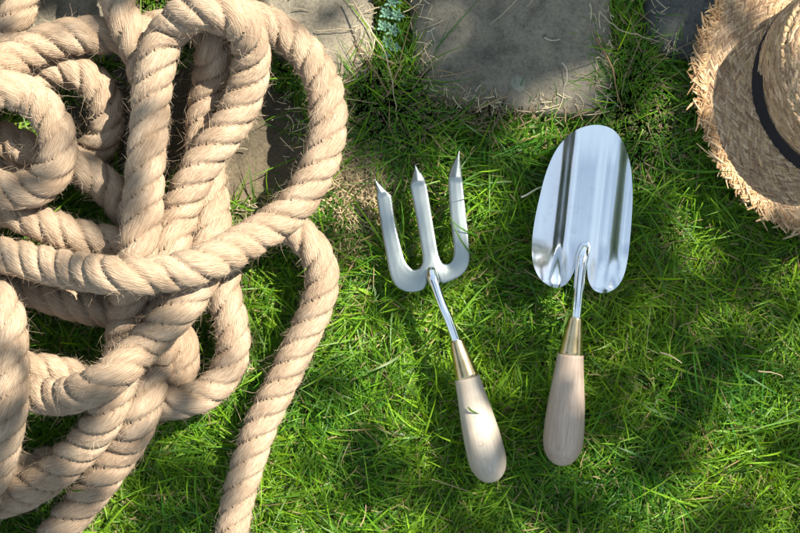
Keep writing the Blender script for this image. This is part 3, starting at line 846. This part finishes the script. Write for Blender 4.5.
def blades(xy, L, W, lean, az, z0_, kseg, droop, cols_tip, cols_base, mat, name, respect=True, above=False):
    n_ = len(xy); u = np.linspace(0, 1, kseg)[None, :]
    # arc: elevation angle falls along the blade
    el0 = np.pi / 2 - lean; el = el0[:, None] - droop[:, None] * u
    ds = (L / (kseg - 1))[:, None]
    az_ = az[:, None] + (rng.normal(0, .35, n_))[:, None] * u
    dx = np.cos(el) * np.cos(az_) * ds; dy = np.cos(el) * np.sin(az_) * ds; dz = np.sin(el) * ds
    P = np.stack([np.cumsum(dx, 1) - dx[:, :1], np.cumsum(dy, 1) - dy[:, :1], np.cumsum(dz, 1) - dz[:, :1]], -1)
    P[..., 0] += xy[:, :1]; P[..., 1] += xy[:, 1:2]; P[..., 2] += z0_[:, None]
    P[..., 2] = np.maximum(P[..., 2], SOIL_Z + .002)
    if respect:
        c = clear_at(P); tp = top_at(P); over = (rng.random(n_) < .0)[:, None] & (clear_at(P[:, :1]) > .5) & (tp > 0)
        P[..., 2] = np.where(over, np.maximum(P[..., 2], tp + .0012), np.where(c < .5, np.minimum(P[..., 2], c - .0015), P[..., 2]))
    wprof = np.clip(1.08 - u**2.2, .06, 1) * np.clip(.55 + u * 2.5, 0, 1)
    roll = rng.normal(0, .6, n_)
    T = P[:, -1] - P[:, 0]; T /= np.linalg.norm(T, axis=1)[:, None] + 1e-9
    sd_ = np.cross(T, np.array([0, 0, 1.])[None, :] + .5 * rng.standard_normal((n_, 3))); sd_ /= np.linalg.norm(sd_, axis=1)[:, None] + 1e-9
    V, F = ribbons(P, W[:, None] * wprof, sd_)
    uu = np.repeat(u, n_, 0)[..., None]
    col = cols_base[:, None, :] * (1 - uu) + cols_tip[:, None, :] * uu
    return V, F, np.repeat(col.reshape(-1, 3), 2, 0)

def green(n_, yel, val):
    base_ = np.array([.036, .195, .010]); y_ = np.array([.230, .420, .014]); d_ = np.array([.010, .090, .025])
    t = np.clip(yel, 0, 1)[:, None]; c = base_ * (1 - t) + y_ * t
    c = np.where((rng.random(n_) < .22)[:, None], c * .45 + d_ * .55, c)
    return c * val[:, None]

def sample_xy(n_, x0, x1, y0, y1): return np.stack([rng.uniform(x0, x1, n_), rng.uniform(y0, y1, n_)], 1)

def lawn(n_, box, Lm, Wm, seed_keep=1.0, outside=None):
    xy = sample_xy(n_, *box)
    if outside is not None:
        k = (np.abs(xy[:, 0]) > outside[0]) | (np.abs(xy[:, 1]) > outside[1]); xy = xy[k]
    X_, Y_ = photo_xy(xy[:, 0], xy[:, 1])
    keep = ~in_stones(xy, -.006) & ~(in_stones(xy, .0) & (rng.random(len(xy)) < .45))
    # bare earthy patch beside the rope
    bare = .85 * bump2(X_, Y_, 352, 160, 28, 52) + .5 * bump2(X_, Y_, 372, 205, 22, 28)
    keep &= rng.random(len(xy)) > bare
    # turf continues above the stones only in the joints
    keep &= rng.random(len(xy)) > np.where((Y_ < 45) & (xy[:, 0] > -.5), .35, 0)
    keep &= rng.random(len(xy)) < .60 + .8 * f_sp(xy[:, 0], xy[:, 1])
    xy = xy[keep]; n_ = len(xy); X_, Y_ = X_[keep], Y_[keep]
    h = f_h(xy[:, 0], xy[:, 1]); fd = f_dir(xy[:, 0], xy[:, 1]); dry = f_dry(xy[:, 0], xy[:, 1]); fc = f_c(xy[:, 0], xy[:, 1])
    L = Lm * np.exp(rng.normal(0, .36, n_)) * (.75 + .5 * h)
    az = rng.normal(0, 1.15, n_) + fd * 4 * np.pi
    lean = np.abs(rng.normal(.95, .35, n_)); droop = np.abs(rng.normal(.75, .45, n_))
    z0_ = np.full(n_, SOIL_Z) + .014 * h * rng.random(n_)
    W = Wm * rng.uniform(.5, 1.35, n_)
    val = rng.uniform(.65, 1.35, n_)
    tip = green(n_, fc * .95 + .08 + rng.normal(0, .25, n_), val)
    # some blades dry to straw; more of them where the turf is thin
    pd = .02 + .10 * np.clip(dry - .45, 0, 1) * 2 + .45 * bump2(X_, Y_, 360, 185, 45, 55) + .30 * bump2(X_, Y_, 500, 108, 110, 26) + .10 * bump2(X_, Y_, 690, 450, 60, 50)
    isd = rng.random(n_) < pd
    straw = np.array([.34, .25, .12]) * rng.uniform(.6, 1.25, (n_, 1))
    tip = np.where(isd[:, None], straw, tip)
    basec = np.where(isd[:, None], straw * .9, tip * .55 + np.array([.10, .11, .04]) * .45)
    W = np.where(isd, W * .6, W)
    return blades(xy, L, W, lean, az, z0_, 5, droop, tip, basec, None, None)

parts_ = []
parts_.append(lawn(125000, (-.52, .52, -.38, .38), .024, .00165))
parts_.append(lawn(26000, (-.52, .52, -.38, .38), .037, .0021))
parts_.append(lawn(52000, (-1.5, 1.5, -1.2, 1.2), .026, .0026, outside=(.50, .36)))
off_ = 0; Vs, Fs, Cs = [], [], []
for V, F, C in parts_: Vs.append(V); Fs.append(F + off_); Cs.append(C); off_ += len(V)
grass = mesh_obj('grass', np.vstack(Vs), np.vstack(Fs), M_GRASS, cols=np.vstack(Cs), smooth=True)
tag(grass, 'matted green lawn grass with straw coloured blades among it', 'grass', kind='stuff')

# thatch: dead bits lying low between the blades and over the joints and stone edges
def litter(n_, box, zf, Lm, colr, keepf=None):
    xy = sample_xy(n_, *box)
    if keepf is not None: xy = xy[keepf(xy)]
    n_ = len(xy); L = Lm * np.exp(rng.normal(0, .5, n_)); az = rng.uniform(0, 2 * np.pi, n_)
    u = np.linspace(-.5, .5, 5)[None, :]; cv = rng.normal(0, .28, n_)[:, None]
    z_ = zf(xy)
    P = np.stack([xy[:, :1] + L[:, None] * (u * np.cos(az)[:, None] - cv * u**2 * np.sin(az)[:, None]), xy[:, 1:] + L[:, None] * (u * np.sin(az)[:, None] + cv * u**2 * np.cos(az)[:, None]), z_[:, None] + L[:, None] * u * rng.normal(0, .12, n_)[:, None] + 0 * u], -1)
    c = clear_at(P); P[..., 2] = np.where(c < .5, np.minimum(P[..., 2], c - .0015), P[..., 2])
    sd_ = np.stack([-np.sin(az), np.cos(az), .4 * rng.standard_normal(n_)], 1)
    V, F = ribbons(P, np.repeat(rng.uniform(.0004, .0011, n_)[:, None], 5, 1), sd_)
    col = np.array(colr) * rng.uniform(.5, 1.35, (n_, 1)); return V, F, np.repeat(col, 10, 0)
def near_edge(xy):
    m1 = in_stones(xy, -.0005); m2 = in_stones(xy, -.022)
    return m1 & ~m2
L1 = litter(6500, (-.55, .55, -.4, .4), lambda q: SOIL_Z + rng.uniform(.004, .020, len(q)), .010, (.26, .20, .10), lambda q: ~in_stones(q, .001))
def bare_keep(q):
    X_, Y_ = photo_xy(q[:, 0], q[:, 1]); return (rng.random(len(q)) < bump2(X_, Y_, 356, 165, 34, 56)) & ~in_stones(q, .001)
L2 = litter(16000, (-.16, .06, .0, .2), lambda q: SOIL_Z + rng.uniform(.004, .014, len(q)), .010, (.50, .39, .23), bare_keep)
L3 = litter(9000, (-.5, .5, .03, .3), lambda q: np.full(len(q), STONE_Z + .003), .008, (.46, .39, .25), lambda q: near_edge(q) & (rng.random(len(q)) < .6))
L4 = litter(170, (-.4, .4, .05, .3), lambda q: np.full(len(q), STONE_Z + .004), .007, (.26, .23, .16), lambda q: in_stones(q, -.015))
off_ = 0; Vs, Fs, Cs = [], [], []
for V, F, C in (L1, L2, L3, L4): Vs.append(V); Fs.append(F + off_); Cs.append(C); off_ += len(V)
th_ = mesh_obj('dead_grass', np.vstack(Vs), np.vstack(Fs), M_DRY, cols=np.vstack(Cs), smooth=False)
tag(th_, 'dry straw litter between the grass blades and on the stone edges', 'dead grass', kind='stuff')

# longer tufts growing out of the joints
def tuft(cx, cy, n_, spread, Lr, label, azm=None, azs=9, dryp=.15, wid=.0016, group='long grass tufts in the joints between the stones', z0v=SOIL_Z, leanm=.9):
    c = px(cx, cy, 0); xy = c[:2] + rng.normal(0, 1, (n_, 2)) * np.array(spread) * .001
    L = rng.uniform(*Lr, n_) * .001; az = rng.uniform(0, 2 * np.pi, n_) if azm is None else math.radians(azm) + rng.normal(0, azs, n_)
    lean = np.clip(rng.normal(leanm, .3, n_), .1, 1.5); droop = np.abs(rng.normal(.6, .35, n_))
    tip = green(n_, rng.uniform(.1, .9, n_), rng.uniform(.8, 1.4, n_)); isd = rng.random(n_) < dryp * 1.6
    st = np.array([.36, .27, .15]) * rng.uniform(.7, 1.2, (n_, 1)); tip = np.where(isd[:, None], st, tip)
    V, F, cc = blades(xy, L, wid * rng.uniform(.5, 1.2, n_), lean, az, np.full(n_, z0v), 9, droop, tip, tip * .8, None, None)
    V[:, 2] = np.maximum(V[:, 2], STONE_Z + .002)
    loc = np.array([c[0], c[1], SOIL_Z]); o = mesh_obj('grass_tuft', V, F, M_GRASS, cols=cc, loc=loc)
    if spread[0] > 40: o.name = 'grass_fringe'; return tag(o, label, 'grass', kind='stuff')
    return tag(o, label, 'grass tuft', group, kind='thing')
tuft(393, 108, 270, (20, 24), (35, 95), 'wiry green grass tuft in the joint just above the fork tines')
tuft(356, 104, 80, (10, 14), (30, 62), 'sparse grass tuft against the right edge of the outer rope loop', azm=40, azs=.9)
tuft(636, 92, 280, (12, 34), (30, 80), 'long grass tuft filling the joint between middle stone and dark stone')
tuft(655, 125, 150, (24, 20), (28, 60), 'dense green grass tuft close to the left of the hat brim')
tuft(287, 74, 80, (12, 5), (10, 22), 'short mossy grass tuft inside the top of the outer rope loop', dryp=.1, leanm=.8)
tuft(150, -2, 150, (12, 6), (12, 26), 'small green tuft at the top edge between two rope runs', dryp=.05)
tuft(228, 214, 90, (6, 8), (12, 28), 'little grass tuft at the bottom of the stone inside the rope loop', dryp=.2)
tuft(480, 118, 150, (45, 5), (18, 42), 'thin ragged grass fringe along the lower edge of the middle stone', azm=95, azs=.9, dryp=.5, wid=.0012)

# stonecrop rosettes in the joint
M_CROP = mat_tint('stonecrop_leaf', .6, .3, .1)
sc_ = empty('stonecrop_plant', px(392, 30, SOIL_Z), 'blue green stonecrop with small rosettes in the joint at the top', 'plant')
def rosette(cx, cy, R_, z_):
    c = px(cx, cy, z_); Cc, Tt, Nn_, Ww, Tk_, cl = [], [], [], [], [], []
    nl = 15; u = np.linspace(0, 1, 5)
    for k in range(nl):
        a_ = k * 2.39996; q_ = (k + 3) / (nl + 3); ln = R_ * q_; rise = .9 * (1 - q_) + .12
        d_ = np.array([math.cos(a_), math.sin(a_), rise]); P = c + u[:, None] * d_ * ln * .001 + np.array([0, 0, 1])[None, :] * (u**2)[:, None] * ln * .0003
        Cc.append(P); Ww.append(.0036 * (.6 + .5 * q_)); Tk_.append(.0008); cl.append(np.array([.085, .165, .115]) * random.uniform(.8, 1.3))
    C = np.array(Cc); T = np.gradient(C, axis=1); T /= np.linalg.norm(T, axis=2)[..., None]
    N_ = np.zeros_like(C); N_[..., 2] = 1; N_ -= (N_ * T).sum(2)[..., None] * T; N_ /= np.linalg.norm(N_, axis=2)[..., None]
    V, F, cc = stroke_mesh(C, T, N_, np.array(Ww), np.array(Tk_), np.array(cl))
    mesh_obj('rosette', V - np.array(sc_.location), F, M_CROP, sc_, cols=cc)
for k, (cx, cy, R_) in enumerate([(380, -6, 10), (392, 2, 11), (386, 14, 9), (397, 16, 9), (383, 27, 8), (393, 31, 10), (388, 44, 9), (395, 48, 7), (385, 55, 7), (398, -12, 9), (388, -22, 10)]):
    rosette(cx, cy, R_, SOIL_Z + .016 + .006 * random.random())

# moss cushions: low bumpy strips in the joints
# dry stems lying about
def stem(pts_, label, r_=.0009, col=(.42, .34, .22), name='dry_stem', cat='dry stem', group='dry grass stems lying on the stones', mat=M_DRY):
    C = catmull([px(x, y, z_ * .001) for x, y, z_ in pts_], .003); N = len(C)
    C = C + .0006 * rng.standard_normal(C.shape) * np.array([1, 1, .3])
    C = smooth_curve(C, 1)
    T = np.gradient(C, axis=0); T /= np.linalg.norm(T, axis=1)[:, None]
    Bn = np.cross(np.array([0, 0, 1.]), T); Bn /= np.linalg.norm(Bn, axis=1)[:, None]; Nn = np.cross(T, Bn)
    th = np.linspace(0, 2 * np.pi, 7, endpoint=False); rr = r_ * np.linspace(1, .5, N)[:, None, None]
    V = C[:, None, :] + rr * (np.cos(th)[None, :, None] * Bn[:, None, :] + np.sin(th)[None, :, None] * Nn[:, None, :])
    V = V.reshape(-1, 3); loc = C[0]
    o = mesh_obj(name, V, grid_faces(N, 7), mat, cols=np.repeat(np.array([col]), len(V), 0), loc=loc)
    return tag(o, label, cat, group)
stem([(350, -4, 2), (362, 16, 6), (374, 36, 10), (384, 50, 8), (392, 82, 4), (397, 120, -4)], 'long thin grey stem crossing the stonecrop from the top edge')
stem([(317, 32, -6), (335, 30, -4), (355, 29, -6), (364, 26, -6)], 'short pale stem lying right of the outer rope loop', .0006)
stem([(424, 48, -5), (431, 62, -3), (434, 78, -6)], 'faint curved stalk on the left of the middle stone', .0006)
stem([(518, -2, -5), (506, 12, -3), (492, 23, -6)], 'pale stalk slanting on the top edge of the middle stone', .0008)
stem([(535, -3, -5), (527, 8, -5)], 'tiny pale stalk at the very top of the middle stone', .0008)
stem([(476, 112, -4), (492, 102, -2), (508, 96, -6)], 'brown stalk on the lower left of the middle stone', .0010, (.30, .22, .13))
stem([(596, 38, -5), (606, 55, -2), (614, 74, -2), (618, 102, -6)], 'reddish brown twig standing at the right edge of the middle stone', .0013, (.30, .18, .10))
stem([(562, 62, -6), (567, 72, -4), (565, 86, -6)], 'bent whitish stalk on the right half of the middle stone', .0007, (.5, .45, .35))
stem([(545, 38, -6), (552, 41, -6), (559, 40, -6)], 'very short pale stalk near the centre of the middle stone', .0008, (.5, .45, .35))
stem([(600, 12, -2), (620, 30, 6), (640, 36, 4), (660, 42, -4)], 'dry stalk bridging the joint beside the dark stone', .0008)
stem([(522, 197, 4), (534, 190, 8), (545, 186, 8)], 'pale dead blade pointing at the left edge of the trowel', .0011, (.5, .48, .36), group='dry grass stems on the lawn')
stem([(660, 352, 6), (672, 357, 9), (683, 363, 7)], 'pale stub of dead stem in the grass right of the trowel', .0010, (.34, .28, .17), group='dry grass stems on the lawn')
stem([(758, 371, 6), (770, 372, 9), (784, 376, 7)], 'pale dead stem in the grass below the hat', .0009, (.34, .28, .17), group='dry grass stems on the lawn')

# a few single blades lying over the rope and the fork handle
def single_blade(pts_, w, label, col=(.10, .22, .02)):
    C = catmull([px(x, y, z_ * .001) for x, y, z_ in pts_], .0015); N = len(C)
    u = np.linspace(0, 1, N); W_ = w * np.clip(np.minimum(1.05 - u**3, .5 + 3 * u), .1, 1)
    T = np.gradient(C, axis=0); sd_ = np.cross(T, (0, 0, 1)); sd_ /= np.linalg.norm(sd_, axis=1)[:, None]
    V = np.vstack([C - sd_ * W_[:, None] / 2, C + np.array([0, 0, .0002]), C + sd_ * W_[:, None] / 2]) 
    i = np.arange(N - 1); F = np.vstack([np.stack([i, i + N, i + N + 1, i + 1], 1), np.stack([i + N, i + 2 * N, i + 2 * N + 1, i + N + 1], 1)])
    o = mesh_obj('fallen_grass', V, F, M_GRASS, cols=np.repeat(np.array([col]), len(V), 0), loc=C[0])
    return tag(o, label, 'grass blade', 'single grass blades lying on things', kind='thing')
single_blade([(478, 236, -2), (468, 232, 9), (458, 226, 13), (450, 219, 12)], .0017, 'upper one of the two blades crossing the right fork tine', (.06, .19, .015))
single_blade([(480, 262, -2), (470, 252, 9), (461, 240, 13), (455, 228, 13), (451, 214, 11)], .0015, 'lower longer blade slanting over the right fork tine', (.09, .22, .015))
def rope_top(x, y):
    """height of the rope surface under a photo point, or lawn"""
    best = .004
    for (C, T, Bn, Nn, r, th, R) in fib_src:
        c2 = np.stack([C[:, 0] * CAMH / (CAMH - C[:, 2]), C[:, 1] * CAMH / (CAMH - C[:, 2])], 1)
        d_ = np.hypot(c2[:, 0] - (x - 400) * .001, c2[:, 1] - (266.5 - y) * .001)
        k = np.where(d_ < R * .98)[0]
        if len(k): best = max(best, float((C[k, 2] + np.sqrt(R**2 - d_[k]**2)).max()))
    return best * 1000
single_blade([(x, y, rope_top(x, y) + 2) for x, y in ((52, 494), (62, 492), (73, 491), (85, 490))], .0048, 'bright green blade lying across the two lowest rope runs')
single_blade([(468, 407, 30), (472, 411, 32), (480, 414, 31)], .0018, 'short green blade across the upper part of the fork handle', (.05, .13, .015))
single_blade([(477, 463, 18), (482, 456, 28), (488, 446, 29), (490, 438, 29.5)], .0014, 'thin green blade leaning up over the fork handle', (.05, .13, .015))

# ------------------------------------------------------------------ tree whose boughs shade the scene (stands outside the frame, sunward)
def light_map(X_, Y_):
    """how open the crown is along the sun's line over each photo place"""
    L_ = np.full(np.shape(X_), .19)
    B = lambda *a_: bump2(X_, Y_, *a_)
    for amp, cx, cy, rx, ry in [(1.0, 235, 190, 230, 240), (1.0, 150, 300, 160, 120), (1.0, 170, 110, 150, 150), (.9, 45, 120, 110, 130), (.8, 60, 330, 140, 150), (1.0, 280, 400, 90, 130), (.8, 245, 500, 60, 90), (1.0, 405, 365, 85, 75),
                               (.75, 350, 485, 85, 60), (.95, 486, 440, 26, 46), (.60, 462, 372, 16, 24), (.45, 352, 195, 28, 50), (.45, 480, 40, 130, 50), (.85, 540, 92, 70, 36), (.45, 350, 30, 60, 40), (.6, 80, 20, 80, 50),
                               (.75, 745, 430, 62, 62), (.42, 650, 300, 55, 24), (.85, 830, 70, 110, 120), (.75, 735, 190, 60, 60), (.25, 60, 480, 90, 60), (.35, 780, 330, 40, 25), (.35, 595, 170, 30, 40), (.35, 422, 230, 36, 50), (.30, 565, 420, 20, 40), (.30, 600, 510, 60, 20)]:
        L_ = np.maximum(L_, amp * B(cx, cy, rx, ry)**.7)
    return np.clip(L_, 0, 1)
def crown_lobe(n_, c, sc, size):
    q_ = rng.standard_normal((n_, 3)); q_ /= np.linalg.norm(q_, axis=1)[:, None]; q_ *= rng.uniform(.55, 1.05, (n_, 1)); C = q_ * np.array(sc) + np.array(c)
    C += .12 * np.sin(C[:, [1, 2, 0]] * 5)
    d_ = rng.standard_normal((n_, 3)); d_ /= np.linalg.norm(d_, axis=1)[:, None]; s_ = np.cross(d_, rng.standard_normal((n_, 3))); s_ /= np.linalg.norm(s_, axis=1)[:, None]
    l_ = rng.uniform(.6, 1.3, n_) * size; u = np.linspace(-.5, .5, 5)
    P = C[:, None, :] + l_[:, None, None] * u[None, :, None] * d_[:, None, :]
    V, F = ribbons(P, l_[:, None] * .6 * np.sqrt(np.clip(1 - (2 * u)**2, .01, 1))[None, :], s_)
    return V, F, np.repeat(np.array([.035, .08, .018]) * rng.uniform(.5, 1.5, (n_, 1)), 10, 0)
for lab, bx, lobes in (('round garden tree unseen on the left, placed for a dark band in the trowel', (-3.7, -.2, SOIL_Z), [((-3.6, -.2, 3.7), (1.3, 1.9, .9))]),
                       ('broad garden tree unseen at the lower right, placed for a dark band in the trowel', (4.9, -.5, SOIL_Z), [((4.6, -.5, 3.3), (1.3, 1.5, 1.0))])):
    b_ = np.array(bx); tr = empty('tree', b_, lab, 'tree')  # unseen trees, added so the polished trowel mirrors dark green bands
    V, F, C_ = crown_lobe(5000, *lobes[0], .13); mesh_obj('crown', V - b_, F, M_LEAF, tr, cols=C_)
    pt = catmull([b_, b_ + (.04, .03, 1.2), b_ + (0, -.03, 2.4), b_ + (.05, 0, 3.3)], .1); tube('trunk', pt, np.linspace(.14, .05, len(pt)), M_BARK, tr, 14)
tree_base = np.array([3.9, 2.7, SOIL_Z])
tree = empty('tree', tree_base, 'leafy tree standing to the right outside the picture, shading the lawn', 'tree')
nl = 5200
gxy = sample_xy(nl * 3, -1.0, 1.1, -.9, .9)
X_, Y_ = photo_xy(gxy[:, 0], gxy[:, 1])
inframe = (X_ > -60) & (X_ < 860) & (Y_ > -60) & (Y_ < 600)
dens = np.where(inframe, (1 - light_map(X_, Y_))**1.6, .55)
gxy = gxy[rng.random(len(gxy)) < dens * .56]
nl = len(gxy); dist = rng.uniform(2.7, 3.9, nl); S_ = np.array(SUN)
Cn = np.column_stack([gxy, np.zeros(nl)]) + dist[:, None] * S_
# further crown leaves around
ne = 6000; q_ = rng.normal(0, 1, (ne, 3)) * np.array([1.1, 1.5, .55]) + np.array([3.6, 2.6, 3.9])
gh = q_ - S_ * (q_[:, 2:3] / S_[2]); k = ~((np.abs(gh[:, 0]) < .75) & (np.abs(gh[:, 1]) < .6)); k &= q_[:, 2] > 2.2
Cn = np.vstack([Cn, q_[k]]); nl = len(Cn)
ln = rng.uniform(.035, .062, nl); dirv = rng.standard_normal((nl, 3)); dirv[:, 2] *= .5; dirv /= np.linalg.norm(dirv, axis=1)[:, None]
nr = rng.standard_normal((nl, 3)) * .6 + np.array([.3, .1, 1.0]); sd_ = np.cross(dirv, nr); sd_ /= np.linalg.norm(sd_, axis=1)[:, None]
u = np.linspace(-.5, .5, 5); P = Cn[:, None, :] + ln[:, None, None] * u[None, :, None] * dirv[:, None, :]
wp = ln[:, None] * .62 * np.sqrt(np.clip(1 - (2 * u)**2, 0.01, 1))[None, :]
V, F = ribbons(P, wp, sd_)
cl = np.array([.045, .10, .02]) * rng.uniform(.6, 1.4, (nl, 1))
cro = mesh_obj('crown', V - tree_base, F, M_LEAF, tree, cols=np.repeat(cl, 10, 0))
trk = catmull([tree_base, tree_base + (.03, .02, 1.0), tree_base + (-.05, .04, 2.2), tree_base + (-.15, 0, 3.4), tree_base + (-.4, .0, 4.4)], .08)
tube('trunk', trk, np.linspace(.16, .05, len(trk)), M_BARK, tree, 16)
for k, (h_, end) in enumerate([(2.2, (2.3, 1.4, 2.6)), (2.4, (2.5, 2.4, 2.9)), (2.9, (3.0, 1.4, 3.6)), (2.0, (3.2, 3.4, 3.2)), (3.0, (4.4, 1.6, 3.9))]):
    s_ = trk[int(len(trk) * h_ / 4.6)]; e_ = np.array(end)
    br = catmull([s_, s_ * .66 + e_ * .34 + (0, 0, .15), s_ * .33 + e_ * .67 + (0, 0, .12), e_], .06)
    tube('branch', br, np.linspace(.05, .008, len(br)), M_BARK, tree, 10)
